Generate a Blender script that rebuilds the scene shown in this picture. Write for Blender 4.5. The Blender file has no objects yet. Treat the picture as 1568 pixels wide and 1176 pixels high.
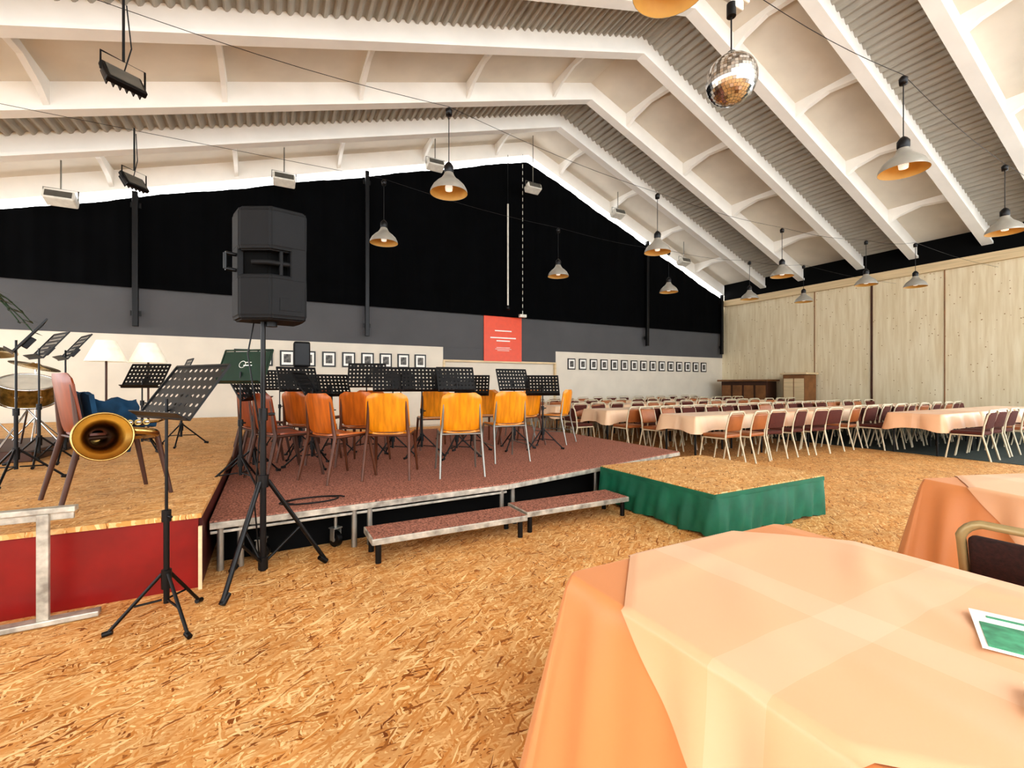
import bpy, bmesh, math, random
from mathutils import Vector, Matrix, Euler
random.seed(7)
sc = bpy.context.scene
try:
    sc.view_settings.view_transform = 'Standard'
    sc.view_settings.look = 'Medium High Contrast'
except Exception as e:
    print(e)
pi = math.pi

# ------------------------------------------------------------ materials
def hexc(h):
    h = h.lstrip('#')
    c = [int(h[i:i+2], 16)/255 for i in (0, 2, 4)]
    return tuple([(x/12.92 if x <= 0.04045 else ((x+0.055)/1.055)**2.4) for x in c] + [1.0])

def newmat(name):
    m = bpy.data.materials.new(name); m.use_nodes = True
    nt = m.node_tree
    b = nt.nodes['Principled BSDF']
    return m, nt, b

def mat(name, col, rough=0.5, metal=0.0, var=0.08, scale=8.0, bump=0.0, bscale=60.0, stretch=(1, 1, 1), emit=0, spec=0.5, trans=0):
    m, nt, b = newmat(name)
    c = hexc(col)
    tc = nt.nodes.new('ShaderNodeTexCoord')
    mp = nt.nodes.new('ShaderNodeMapping'); mp.inputs['Scale'].default_value = stretch
    nt.links.new(tc.outputs['Object'], mp.inputs['Vector'])
    n = nt.nodes.new('ShaderNodeTexNoise'); n.inputs['Scale'].default_value = scale; n.inputs['Detail'].default_value = 4
    nt.links.new(mp.outputs[0], n.inputs['Vector'])
    r = nt.nodes.new('ShaderNodeValToRGB')
    r.color_ramp.elements[0].position = 0.3; r.color_ramp.elements[1].position = 0.7
    r.color_ramp.elements[0].color = tuple([max(0, x*(1-var*2)) for x in c[:3]]+[1])
    r.color_ramp.elements[1].color = tuple([min(1, x*(1+var)) for x in c[:3]]+[1])
    nt.links.new(n.outputs['Fac'], r.inputs['Fac'])
    nt.links.new(r.outputs['Color'], b.inputs['Base Color'])
    b.inputs['Roughness'].default_value = rough
    b.inputs['Metallic'].default_value = metal
    b.inputs['Specular IOR Level'].default_value = spec
    if bump:
        n2 = nt.nodes.new('ShaderNodeTexNoise'); n2.inputs['Scale'].default_value = bscale; n2.inputs['Detail'].default_value = 3
        nt.links.new(mp.outputs[0], n2.inputs['Vector'])
        bp = nt.nodes.new('ShaderNodeBump'); bp.inputs['Strength'].default_value = bump; bp.inputs['Distance'].default_value = 0.01
        nt.links.new(n2.outputs['Fac'], bp.inputs['Height']); nt.links.new(bp.outputs[0], b.inputs['Normal'])
    if emit:
        b.inputs['Emission Color'].default_value = c; b.inputs['Emission Strength'].default_value = emit
    return m

def osb_mat(name, dark, mid, light, rough=0.6):
    m, nt, b = newmat(name)
    N = nt.nodes.new; L = nt.links.new
    tc = N('ShaderNodeTexCoord')
    wn = N('ShaderNodeTexNoise'); wn.inputs['Scale'].default_value = 9; wn.inputs['Detail'].default_value = 3
    L(tc.outputs['Object'], wn.inputs['Vector'])
    ws = N('ShaderNodeVectorMath'); ws.operation = 'SCALE'; ws.inputs['Scale'].default_value = .06; L(wn.outputs['Color'], ws.inputs[0])
    wa = N('ShaderNodeVectorMath'); wa.operation = 'ADD'; L(tc.outputs['Object'], wa.inputs[0]); L(ws.outputs[0], wa.inputs[1])
    prev = None
    for i, (ang, sx, sy, th) in enumerate([(10, 13, 80, 0), (62, 14, 95, .5), (118, 13, 82, .55), (35, 15, 110, .55), (158, 13, 100, .6), (88, 13, 115, .65), (5, 12, 125, .68), (140, 12, 105, .7)]):
        mp = N('ShaderNodeMapping'); mp.inputs['Rotation'].default_value = (0, 0, math.radians(ang))
        mp.inputs['Location'].default_value = (i*3.3, i*7.1, 0)
        L(wa.outputs[0], mp.inputs['Vector'])
        mp2 = N('ShaderNodeMapping'); mp2.inputs['Scale'].default_value = (sx, sy, 20)
        L(mp.outputs[0], mp2.inputs['Vector'])
        v = N('ShaderNodeTexVoronoi'); v.inputs['Scale'].default_value = 1.0; v.voronoi_dimensions = '2D'
        L(mp2.outputs[0], v.inputs['Vector'])
        s = N('ShaderNodeSeparateColor'); L(v.outputs['Color'], s.inputs[0])
        r = N('ShaderNodeValToRGB'); cr = r.color_ramp
        cr.elements[0].position = 0.0; cr.elements[0].color = hexc(dark)
        cr.elements[1].position = 1.0; cr.elements[1].color = hexc(light)
        e = cr.elements.new(0.14); e.color = hexc(mid)
        e = cr.elements.new(0.75); e.color = tuple([(a*.6+c*.4) for a, c in zip(hexc(mid), hexc(light))])
        L(s.outputs[0], r.inputs['Fac'])
        if prev is None:
            prev = r.outputs['Color']
        else:
            g = N('ShaderNodeMath'); g.operation = 'GREATER_THAN'; g.inputs[1].default_value = th
            L(s.outputs[1], g.inputs[0])
            mx = N('ShaderNodeMix'); mx.data_type = 'RGBA'
            L(g.outputs[0], mx.inputs['Factor']); L(prev, mx.inputs['A']); L(r.outputs['Color'], mx.inputs['B'])
            prev = mx.outputs['Result']
    n = N('ShaderNodeTexNoise'); n.inputs['Scale'].default_value = 2.2; n.inputs['Detail'].default_value = 6; n.inputs['Roughness'].default_value = .65
    L(tc.outputs['Object'], n.inputs['Vector'])
    mr = N('ShaderNodeMapRange'); mr.inputs['To Min'].default_value = 0.62; mr.inputs['To Max'].default_value = 1.32
    L(n.outputs['Fac'], mr.inputs['Value'])
    hs = N('ShaderNodeHueSaturation'); L(prev, hs.inputs['Color']); L(mr.outputs[0], hs.inputs['Value'])
    L(hs.outputs[0], b.inputs['Base Color'])
    b.inputs['Roughness'].default_value = rough; b.inputs['Specular IOR Level'].default_value = .3
    return m

def cloth_mat(name, col, light):
    m, nt, b = newmat(name)
    N = nt.nodes.new; L = nt.links.new
    tc = N('ShaderNodeTexCoord')
    sep = N('ShaderNodeSeparateXYZ'); L(tc.outputs['Object'], sep.inputs[0])
    def band(out, period, width, off):
        a = N('ShaderNodeMath'); a.operation = 'ADD'; a.inputs[1].default_value = off; L(out, a.inputs[0])
        p = N('ShaderNodeMath'); p.operation = 'PINGPONG'; p.inputs[1].default_value = period; L(a.outputs[0], p.inputs[0])
        g = N('ShaderNodeMath'); g.operation = 'LESS_THAN'; g.inputs[1].default_value = width; L(p.outputs[0], g.inputs[0])
        return g.outputs[0]
    b1 = band(sep.outputs[0], 0.3, 0.06, 0.1); b2 = band(sep.outputs[1], 0.3, 0.06, 0.05)
    ad = N('ShaderNodeMath'); ad.operation = 'ADD'; L(b1, ad.inputs[0]); L(b2, ad.inputs[1])
    ml = N('ShaderNodeMath'); ml.operation = 'MULTIPLY'; ml.inputs[1].default_value = 0.16; L(ad.outputs[0], ml.inputs[0])
    mx = N('ShaderNodeMix'); mx.data_type = 'RGBA'
    mx.inputs['A'].default_value = hexc(col); mx.inputs['B'].default_value = hexc(light)
    L(ml.outputs[0], mx.inputs['Factor']); L(mx.outputs['Result'], b.inputs['Base Color'])
    b.inputs['Roughness'].default_value = 0.45
    b.inputs['Specular IOR Level'].default_value = .55
    b.inputs['Sheen Weight'].default_value = 0.08
    n = N('ShaderNodeTexNoise'); n.inputs['Scale'].default_value = 2.5; n.inputs['Detail'].default_value = 1; L(tc.outputs['Object'], n.inputs['Vector'])
    bp = N('ShaderNodeBump'); bp.inputs['Strength'].default_value = 0.2; bp.inputs['Distance'].default_value = 0.03
    L(n.outputs['Fac'], bp.inputs['Height'])
    wv = N('ShaderNodeTexNoise'); wv.inputs['Scale'].default_value = 600; L(tc.outputs['Object'], wv.inputs['Vector'])
    bp2 = N('ShaderNodeBump'); bp2.inputs['Strength'].default_value = 0.12; bp2.inputs['Distance'].default_value = 0.001
    L(wv.outputs['Fac'], bp2.inputs['Height']); L(bp.outputs[0], bp2.inputs['Normal']); L(bp2.outputs[0], b.inputs['Normal'])
    return m

def pine_mat(name):
    m, nt, b = newmat(name)
    N = nt.nodes.new; L = nt.links.new
    tc = N('ShaderNodeTexCoord')
    mp = N('ShaderNodeMapping'); mp.inputs['Scale'].default_value = (6, 6, 0.5); L(tc.outputs['Object'], mp.inputs['Vector'])
    n = N('ShaderNodeTexNoise'); n.inputs['Scale'].default_value = 2; n.inputs['Detail'].default_value = 5; L(mp.outputs[0], n.inputs['Vector'])
    r = N('ShaderNodeValToRGB'); r.color_ramp.elements[0].position = .3; r.color_ramp.elements[0].color = hexc('#dac8a4')
    r.color_ramp.elements[1].position = .7; r.color_ramp.elements[1].color = hexc('#ecdfc2'); L(n.outputs['Fac'], r.inputs['Fac'])
    v = N('ShaderNodeTexVoronoi'); v.inputs['Scale'].default_value = 6.5; L(tc.outputs['Object'], v.inputs['Vector'])
    k = N('ShaderNodeValToRGB'); k.color_ramp.elements[0].position = .07; k.color_ramp.elements[0].color = (1, 1, 1, 1)
    k.color_ramp.elements[1].position = .12; k.color_ramp.elements[1].color = (0, 0, 0, 1); L(v.outputs['Distance'], k.inputs['Fac'])
    mx = N('ShaderNodeMix'); mx.data_type = 'RGBA'; L(k.outputs[0], mx.inputs['Factor']); L(r.outputs[0], mx.inputs['A'])
    mx.inputs['B'].default_value = hexc('#9a7448')
    L(mx.outputs['Result'], b.inputs['Base Color']); b.inputs['Roughness'].default_value = .6
    return m

M_osb = osb_mat('osb_board', '#7a4012', '#ca8844', '#f5d29a')
M_osb2 = osb_mat('osb_stage', '#7c4616', '#cb8f4c', '#f2d09a')
M_cream = mat('roof_cream_paint', '#f2eee6', 0.6, var=0.03, scale=1.5)
M_panel = mat('roof_panel_paint', '#dcd3c4', 0.7, var=0.06, scale=1.0)
M_corr = mat('corrugated_sheet', '#a5a095', 0.5, var=0.05, scale=2)
M_white = mat('white_wall_paint', '#dfd6c6', 0.7, var=0.03, scale=2)
M_grey = mat('grey_wall_paint', '#58585a', 0.8, var=0.05, scale=1)
M_blackcloth = mat('black_curtain_cloth', '#060709', 0.9, var=0.2, scale=2, spec=.1)
M_pine = pine_mat('pine_board')
M_pinetrim = mat('pine_trim', '#dcc49c', 0.5, var=.08, scale=3, stretch=(1, .3, 6))
M_green_carpet = mat('dark_green_carpet', '#333d36', 0.95, var=.2, scale=60, bump=.3)
M_carpet = mat('stage_brown_carpet', '#b07a68', 0.95, var=.4, scale=70, bump=.5, bscale=300, spec=.2)
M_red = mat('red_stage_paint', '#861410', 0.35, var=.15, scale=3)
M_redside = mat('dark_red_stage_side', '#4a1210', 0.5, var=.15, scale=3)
M_alu = mat('aluminium', '#a9a79f', 0.4, .8, var=.1)
M_alu_p = mat('aluminium_trim', '#bdb7aa', 0.45, .4, var=.25, scale=14)
M_blk = mat('black_metal', '#0c0c0e', 0.4, .3, var=.1)
M_blkplastic = mat('black_plastic', '#0d0e10', 0.65, var=.1, bump=.15, bscale=250, spec=.3)
M_voidshade = mat('dark_underside', '#060606', 0.9, var=.1, spec=.2)  # near-black standing in for shade in gaps and recesses
M_greencloth = mat('green_skirt_cloth', '#096248', 0.6, var=.12, scale=6)
M_orange = mat('orange_plywood', '#da8812', 0.3, var=.15, scale=5, stretch=(6, 1, 1))
M_orange2 = mat('dark_orange_plywood', '#c0661a', 0.3, var=.15, scale=5, stretch=(6, 1, 1))
M_redwood = mat('red_brown_plywood', '#84390f', 0.35, var=.15, scale=5, stretch=(6, 1, 1))
M_woodleg = mat('brown_wood_leg', '#5a3018', 0.4, var=.15, scale=5)
M_steel = mat('chair_steel', '#8f8d86', 0.35, .8, var=.05)
M_creamtube = mat('cream_tube', '#cfc3a8', 0.4, var=.04)
M_maroon = mat('maroon_upholstery', '#562214', 0.85, var=.25, scale=90, bump=.3, bscale=300)
M_maroon_dk = mat('dark_maroon_upholstery', '#34160f', 0.85, var=.3, scale=90, bump=.3, bscale=300)
M_brownback = mat('brown_wood_back', '#9c5c30', 0.4, var=.15, scale=5)
M_tan = mat('tan_tube', '#a8946a', 0.35, .2, var=.04)
M_peach = cloth_mat('peach_tablecloth', '#d38a54', '#e8b488')
M_peach1 = cloth_mat('light_peach_tablecloth', '#e3b088', '#f6dcc4')
M_peach2 = cloth_mat('pale_tablecloth', '#ebc7a4', '#f6dfc8')
M_shadewhite = mat('lamp_shade_enamel', '#a3a097', 0.3, .4, var=.05)
M_shadein = mat('lamp_shade_inside', '#cba052', 0.5, var=.05)
M_bulb = mat('white_bulb', '#f4efe2', 0.3, emit=.6)
M_pipe = mat('white_pipe_paint', '#d8d4c8', 0.4)
M_chrome = mat('chrome', '#d8d8d8', 0.12, 1, var=.02)
M_brass = mat('brass', '#b89a62', 0.25, 1, var=.15, scale=5)
M_gold = mat('gold_drum_shell', '#8c7038', 0.3, .7, var=.3, scale=20)
M_skin = mat('drum_head', '#d6d0c2', 0.6)
M_blue = mat('blue_jacket_cloth', '#0c3a56', 0.85, var=.2, scale=10)
M_lampshade = mat('fabric_lamp_shade', '#efe6d2', 0.8, emit=.3)
M_poster = mat('red_orange_poster', '#e24a1a', 0.35, var=.03)
M_paper = mat('white_paper', '#f1efe8', 0.5, var=.01)
M_printgreen = mat('green_print', '#4c9c76', 0.5, var=.25, scale=30)
M_photo = mat('photo_print', '#6a6660', 0.5, var=.5, scale=14)
M_frame = mat('black_frame', '#0c0c0c', 0.4)
M_wood_dk = mat('dark_brown_wood', '#4a2a1a', 0.5, var=.15, scale=4)
M_wood_md = mat('mid_brown_wood', '#8a5d36', 0.5, var=.15, scale=4)
M_leaf = mat('palm_leaf', '#1f3a1c', 0.6, var=.2)
M_glow = mat('daylight_strip_glazing', '#ffffff', 0.5, var=.0, emit=7)
M_hull = mat('floodlight_white_housing', '#dcd8cc', 0.4)
M_glass = mat('floodlight_lens', '#5a5852', 0.15)
M_greenfolder = mat('green_folder', '#0a2f20', 0.45)

# ------------------------------------------------------------ mesh builder
class MB:
    def __init__(s, name):
        s.name = name; s.v = []; s.f = []; s.fm = []; s.fs = []; s.mats = []
    def mi(s, m):
        if m not in s.mats: s.mats.append(m)
        return s.mats.index(m)
    def add(s, verts, faces, m, smooth=False, M=None):
        o = len(s.v); k = s.mi(m)
        for p in verts:
            p = Vector(p)
            if M is not None: p = M @ p
            s.v.append(p[:])
        for f in faces:
            s.f.append([i+o for i in f]); s.fm.append(k); s.fs.append(smooth)
    def box(s, c, size, m, bev=0, rot=None, M=None, seg=2):
        bm = bmesh.new(); bmesh.ops.create_cube(bm, size=1)
        for v in bm.verts: v.co = Vector((v.co.x*size[0], v.co.y*size[1], v.co.z*size[2]))
        if bev: bmesh.ops.bevel(bm, geom=bm.edges[:], offset=bev, segments=seg, affect='EDGES', profile=.5)
        T = Matrix.Translation(c)
        if rot is not None: T = T @ Euler(rot).to_matrix().to_4x4()
        if M is not None: T = M @ T
        bm.verts.index_update()
        s.add([v.co.copy() for v in bm.verts], [[v.index for v in f.verts] for f in bm.faces], m, bool(bev) and seg > 2, T)
        bm.free()
    def tube(s, pts, r, m, seg=8, radii=None, M=None, closed=False, cap=True):
        pts = [Vector(p) for p in pts]; n = len(pts)
        verts = []; up = None
        for i, p in enumerate(pts):
            if closed: t = pts[(i+1) % n]-pts[i-1]
            elif i == 0: t = pts[1]-pts[0]
            elif i == n-1: t = pts[-1]-pts[-2]
            else: t = (pts[i+1]-p).normalized()+(p-pts[i-1]).normalized()
            t.normalize()
            if up is None:
                up = Vector((0, 0, 1)) if abs(t.z) < .9 else Vector((1, 0, 0))
            a = up - t*up.dot(t); a.normalize(); b = t.cross(a); up = a
            rr = radii[i] if radii else r
            for k in range(seg):
                an = 2*pi*k/seg
                verts.append(p+a*math.cos(an)*rr+b*math.sin(an)*rr)
        faces = []
        for i in range(n if closed else n-1):
            j = (i+1) % n
            for k in range(seg):
                k2 = (k+1) % seg
                faces.append([i*seg+k, j*seg+k, j*seg+k2, i*seg+k2][::-1])
        s.add(verts, faces, m, True, M)
        if cap and not closed:
            s.add(verts[:seg], [list(range(seg))], m, False, M)
            s.add(verts[-seg:], [list(range(seg))[::-1]], m, False, M)
    def lathe(s, prof, m, seg=24, M=None, smooth=True):
        verts = []
        for (r, z) in prof:
            for k in range(seg):
                a = 2*pi*k/seg; verts.append((r*math.cos(a), r*math.sin(a), z))
        faces = []
        for i in range(len(prof)-1):
            for k in range(seg):
                k2 = (k+1) % seg
                faces.append([i*seg+k, i*seg+k2, (i+1)*seg+k2, (i+1)*seg+k])
        s.add(verts, faces, m, smooth, M)
    def prism(s, poly, z0, z1, m, M=None, mtop=None):
        n = len(poly)
        vb = [(x, y, z0) for x, y in poly]; vt = [(x, y, z1) for x, y in poly]
        s.add(vb+vt, [[i, (i+1) % n, n+(i+1) % n, n+i] for i in range(n)]+[list(range(n))[::-1]], m, False, M)
        s.add(vt, [list(range(n))], mtop or m, False, M)
    def slab(s, fn, nu, nv, th, m, M=None):
        P = []
        for j in range(nv+1):
            for i in range(nu+1):
                P.append(Vector(fn(-1+2*i/nu, -1+2*j/nv)))
        W = nu+1
        nrm = []
        for j in range(nv+1):
            for i in range(nu+1):
                a = P[j*W+min(i+1, nu)]-P[j*W+max(i-1, 0)]; b = P[min(j+1, nv)*W+i]-P[max(j-1, 0)*W+i]
                q = a.cross(b); nrm.append(q.normalized() if q.length > 1e-9 else Vector((0, 0, 1)))
        A = [p+q*th/2 for p, q in zip(P, nrm)]; B = [p-q*th/2 for p, q in zip(P, nrm)]
        fa = [[j*W+i, j*W+i+1, (j+1)*W+i+1, (j+1)*W+i] for j in range(nv) for i in range(nu)]
        s.add(A, fa, m, True, M); s.add(B, [f[::-1] for f in fa], m, True, M)
        loop = [i for i in range(nu+1)]+[j*W+nu for j in range(1, nv+1)]+[nv*W+i for i in range(nu-1, -1, -1)]+[j*W for j in range(nv-1, 0, -1)]
        L = len(loop)
        s.add([A[i] for i in loop]+[B[i] for i in loop], [[i, L+i, L+(i+1) % L, (i+1) % L] for i in range(L)], m, False, M)
    def mesh(s):
        me = bpy.data.meshes.new(s.name); me.from_pydata(s.v, [], s.f)
        for m in s.mats: me.materials.append(m)
        me.polygons.foreach_set('material_index', s.fm)
        me.polygons.foreach_set('use_smooth', s.fs)
        me.update(); return me
    def obj(s, loc=(0, 0, 0), rz=0, me=None):
        return inst(me or s.mesh(), s.name, loc, rz)
def inst(me, name, loc=(0, 0, 0), rz=0, scale=None):
    o = bpy.data.objects.new(name, me); o.location = loc; o.rotation_euler = (0, 0, math.radians(rz))
    if scale: o.scale = scale
    sc.collection.objects.link(o); return o

# ------------------------------------------------------------ room dims
YB = 13.5; XR = 17.8; RX = 7.74; RZ = 9.06; XL = -9.0; YF = -5.0
def rz_(x): return RZ-.31*(RX-x) if x < RX else RZ-.384*(x-RX)

# floor
b = MB('floor'); b.box(((XL+XR)/2, (YF+YB)/2, -.05), (XR-XL, YB-YF, .1), M_osb); b.obj()
b = MB('green_carpet_runner'); b.box(((10.6+XR)/2, (YF+YB)/2+.0, .004), (XR-10.6-.02, YB-YF-.1, .008), M_green_carpet); b.obj()

# back wall
b = MB('wall_back')
poly = [(XL, 0), (XR, 0), (XR, rz_(XR)), (RX, RZ+.4), (XL, rz_(XL)+.4)]
v = [(x, YB, z) for x, z in poly]+[(x, YB+.2, z) for x, z in poly]; n = len(poly)
b.add(v, [list(range(n)), list(range(n, 2*n))[::-1]]+[[i, n+i, n+(i+1) % n, (i+1) % n] for i in range(n)], M_white)
b.box(((XL+4.76)/2, YB-.03, 1.25), (4.76-XL, .06, 2.4), M_white)
b.box(((8.93+XR)/2, YB-.03, 1.25), (XR-8.93, .06, 2.4), M_white)
b.box(((XL+XR)/2, YB-.05, 3.0), (XR-XL-.02, .04, 1.1), M_grey)
b.box((6.845, YB-.04, 2.26), (4.17, .04, .42), M_grey)
b.box((6.845, YB-.06, 2.03), (4.17, .08, .06), M_pinetrim)
b.box((4.78, YB-.06, 1.0), (.06, .1, 2.0), M_pinetrim); b.box((8.9, YB-.06, 1.0), (.06, .1, 2.0), M_pinetrim)
b.obj()
# black curtain
b = MB('black_stage_curtain')
vs = []; fs = []; NX = 500
for i in range(NX+1):
    x = XL+.05+(XR-XL-.1)*i/NX
    y = YB-.14+.012*math.sin(x*9)+.006*math.sin(x*23)
    top = rz_(x)-.21+.02*math.sin(x*2.2)
    vs += [(x, y, 3.52), (x, y, top)]
for i in range(NX): fs.append([2*i, 2*i+2, 2*i+3, 2*i+1])
b.add(vs, fs, M_blackcloth, True); b.obj()
# daylight strip
b = MB('window_1')
vs = []
for x in (XL, RX, XR): vs += [(x, YB-.03, rz_(x)-.42), (x, YB-.03, rz_(x)+.02)]
b.add(vs, [[0, 2, 3, 1], [2, 4, 5, 3]], M_glow); b.obj()

# right wall: boarded part, then unseen openings added further forward to admit sky light
b = MB('wall_right')
b.box((XR+.1, (3.2+YB)/2, 2.6), (.2, YB-3.2, 5.2), M_pine)
b.box((XR+.1, (YF+3.2)/2, .3), (.2, 3.2-YF, .6), M_pine)
for y in [YF+.1, YF+2.1, YF+4.1, YF+6.1]: b.box((XR+.1, y, 2.6), (.2, .14, 5.2), M_pine)
b.obj()
k = 1
for y0 in [9.55, 7.74, 5.88, 4.06]:
    b = MB('trim_%d' % k); k += 1
    w = .05 if abs(y0-7.74) < .1 else .02
    b.box((XR-.01, y0, 2.35), (.02 if w < .04 else .06, w, 4.7), M_wood_md if w < .04 else M_wood_dk); b.obj()
b = MB('trim_%d' % k); k += 1
b.box((XR-.06, (YF+YB)/2, 4.83), (.12, YB-YF-.4, .26), M_pinetrim); b.obj()
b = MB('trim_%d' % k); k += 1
b.box((XR-.03, (YF+YB)/2, 5.31), (.06, YB-YF-.4, .7), M_voidshade); b.obj()  # dark filler: closes the sky gap, colour stands in for shade above the wall

# left and front walls: parapet + mullions, unseen openings made for daylight
b = MB('wall_left'); b.box((XL-.1, (YF+YB)/2, .3), (.2, YB-YF, .6), M_white)
for y in [YF+3.1*i for i in range(7)]: b.box((XL-.1, y, 2.2), (.2, .2, 3.6), M_white)
b.obj()
b = MB('wall_front'); b.box(((XL+XR)/2, YF-.1, .3), (XR-XL, .2, .6), M_white)
for i in range(9): b.box((XL+3.3*i+.1, YF-.1, 2.2), (.2, .2, 3.6), M_white)
b.obj()

# roof
b = MB('ceiling')
T = .48
def beam(y, w=.17):
    for (xa, xb) in ((XL, RX), (RX, XR)):
        za, zb = rz_(xa), rz_(xb)
        v = [(xa, y-w/2, za), (xb, y-w/2, zb), (xb, y-w/2, zb+T), (xa, y-w/2, za+T),
             (xa, y+w/2, za), (xb, y+w/2, zb), (xb, y+w/2, zb+T), (xa, y+w/2, za+T)]
        b.add(v, [[0, 1, 2, 3], [7, 6, 5, 4], [0, 4, 5, 1], [3, 2, 6, 7]], M_cream)
        w2 = w+.07
        v = [(xa, y-w2/2, za-.02), (xb, y-w2/2, zb-.02), (xb, y-w2/2, zb+.05), (xa, y-w2/2, za+.05),
             (xa, y+w2/2, za-.02), (xb, y+w2/2, zb-.02), (xb, y+w2/2, zb+.05), (xa, y+w2/2, za+.05)]
        b.add(v, [[0, 1, 2, 3], [7, 6, 5, 4], [0, 4, 5, 1], [3, 2, 6, 7]], M_cream)
mods = [(13.42, 11.5), (10.0, 8.05), (6.6, 4.95), (3.6, 1.8), (.4, -1.4), (-2.8, -4.6)]
ribsL = [RX-1.2-2.42*i for i in range(7)]; ribsR = [RX+1.3+2.3*i for i in range(5)]
for (ya, yb) in mods:
    beam(ya); beam(yb)
    for (xa, xb) in ((XL, RX), (RX, XR)):
        v = [(xa, yb, rz_(xa)+T-.03), (xb, yb, rz_(xb)+T-.03), (xb, ya, rz_(xb)+T-.03), (xa, ya, rz_(xa)+T-.03)]
        b.add(v+[(p[0], p[1], p[2]+.08) for p in v], [[0, 3, 2, 1], [4, 5, 6, 7]], M_panel)
    for x in ribsL+ribsR:
        prof = [(0, .16), (.15, .26), (.5, .33), (.8, .2), (1, .0)]
        L = ya-yb
        vs = []
        for dx in (-.04, .04):
            for (t, h) in prof: vs.append((x+dx, yb+L*t, rz_(x+dx)+.03+h*.9))
            for (t, h) in prof[::-1]: vs.append((x+dx, yb+L*t, rz_(x+dx)+T-.03))
        q = 10
        b.add(vs, [list(range(q)), list(range(q, 2*q))[::-1]]+[[i, q+i, q+(i+1) % q, (i+1) % q] for i in range(q)], M_cream)
gaps = [(11.5, 10.0), (8.05, 6.6), (4.95, 3.6), (1.8, .4), (-1.4, -2.8)]
for (ya, yb) in gaps:
    for (xa, xb) in ((XL, RX), (RX, XR)):
        nn = int((xb-xa)/.025); vs = []; fs = []
        for i in range(nn+1):
            x = xa+(xb-xa)*i/nn
            z = rz_(x)+T-.1+.035*max(-.7, min(.7, math.sin(2*pi*x/.17)))/.7
            vs += [(x, yb, z), (x, ya, z)]
        for i in range(nn): fs.append([2*i, 2*i+1, 2*i+3, 2*i+2])
        b.add(vs, fs, M_corr)
b.obj()

# posts on gable
for i, (x, z0, z1) in enumerate([(-2.7, 2.62, 5.7), (2.44, 2.65, 7.3), (13.1, 2.8, 6.9), (17.5, 2.6, 5.2)]):
    b = MB('wall_post'); b.box((x, YB-.26, (z0+z1)/2), (.11, .11, z1-z0), M_blk, .01)
    b.box((x, YB-.22, z0+.3), (.2, .03, .12), M_blk); b.box((x, YB-.22, z1-.3), (.2, .03, .12), M_blk)
    b.obj()
b = MB('hanging_white_pipe'); b.tube([(6.85, 13.1, 3.8), (6.85, 13.1, 7.15)], .03, M_pipe); b.tube([(6.85, 13.1, 7.15), (6.85, 13.1, 8.75)], .008, M_blk)
b.lathe([(.0, 3.7), (.07, 3.72), (.05, 3.85), (0, 3.86)], M_blk, 12, Matrix.Translation((6.85, 13.1, 0))); b.obj()
b = MB('hanging_chain')
z = 3.6
while z < 8.8:
    b.tube([(7.4, 13.1, z), (7.4, 13.1, z+.12)], .012, M_hull); z += .22
b.tube([(7.4, 13.1, 3.6), (7.4, 13.1, 8.9)], .006, M_blk); b.box((7.4, 13.1, 3.55), (.25, .12, .1), M_hull, .01); b.obj()

# poster
b = MB('red_poster'); b.box((6.83, YB-.09, 2.8), (1.4, .03, 1.5), M_poster, .003)
b.box((6.83, YB-.11, 3.05), (.62, .004, .035), M_paper)
for i, w in enumerate([.95, .5]): b.box((6.83, YB-.11, 2.82-.1*i), (w, .004, .04), M_paper)
for i, w in enumerate([.5, .6, .44]): b.box((6.83, YB-.11, 2.5-.05*i), (w, .004, .014), M_paper)
b.obj()
# frames
b = MB('framed_photo')
b.box((0, 0, 0), (.35, .03, .42), M_frame, .004); b.box((0, -.017, 0), (.27, .004, .34), M_paper); b.box((0, -.02, 0), (.17, .004, .22), M_photo)
fm = b.mesh()
for i in range(10): inst(fm, 'framed_photo', (4.03-.515*i, YB-.08, 1.98))
for i in range(15): inst(fm, 'framed_photo', (9.6+.497*i, YB-.08, 2.02), 0, (.95, 1, .95))

# ------------------------------------------------------------ stages
b = MB('carpeted_stage')
SZ = .36
poly = [(-.36, 3.72), (2.0, 3.82), (5.05, 4.5), (5.1, 9.2), (-.36, 9.2)]
b.prism(poly, SZ-.05, SZ-.02, M_wood_dk)
b.prism(poly, SZ-.02, SZ, M_carpet)
def rail(p, q, z, h=.045, t=.03, m=M_alu_p):
    p = Vector(p); q = Vector(q); d = q-p; a = math.atan2(d.y, d.x); c = (p+q)/2
    b.box((c.x, c.y, z), (d.length, t, h), m, .004, rot=(0, 0, a))
for i in range(4): rail(poly[i], poly[i+1], SZ-.035)
rail((-.36, 3.76), (2.0, 3.86), SZ-.09, .02, .03)
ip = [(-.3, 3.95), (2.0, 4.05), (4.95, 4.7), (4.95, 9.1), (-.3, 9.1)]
b.prism(ip, .0, SZ-.06, M_voidshade)  # solid dark block painted as the shade beneath the deck
for (x, y) in [(-.3, 3.76), (-.18, 3.78), (.6, 3.8), (.72, 3.8), (1.95, 3.86), (2.08, 3.88), (3.3, 4.15), (4.9, 4.52)]:
    b.tube([(x, y, 0), (x, y, SZ-.06)], .022, M_alu, 10)
for i in range(12):
    t = i/11; b.box((-.3+2.2*t, 3.8+.1*t, SZ-.065), (.03, .03, .03), M_alu)
b.obj()
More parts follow.
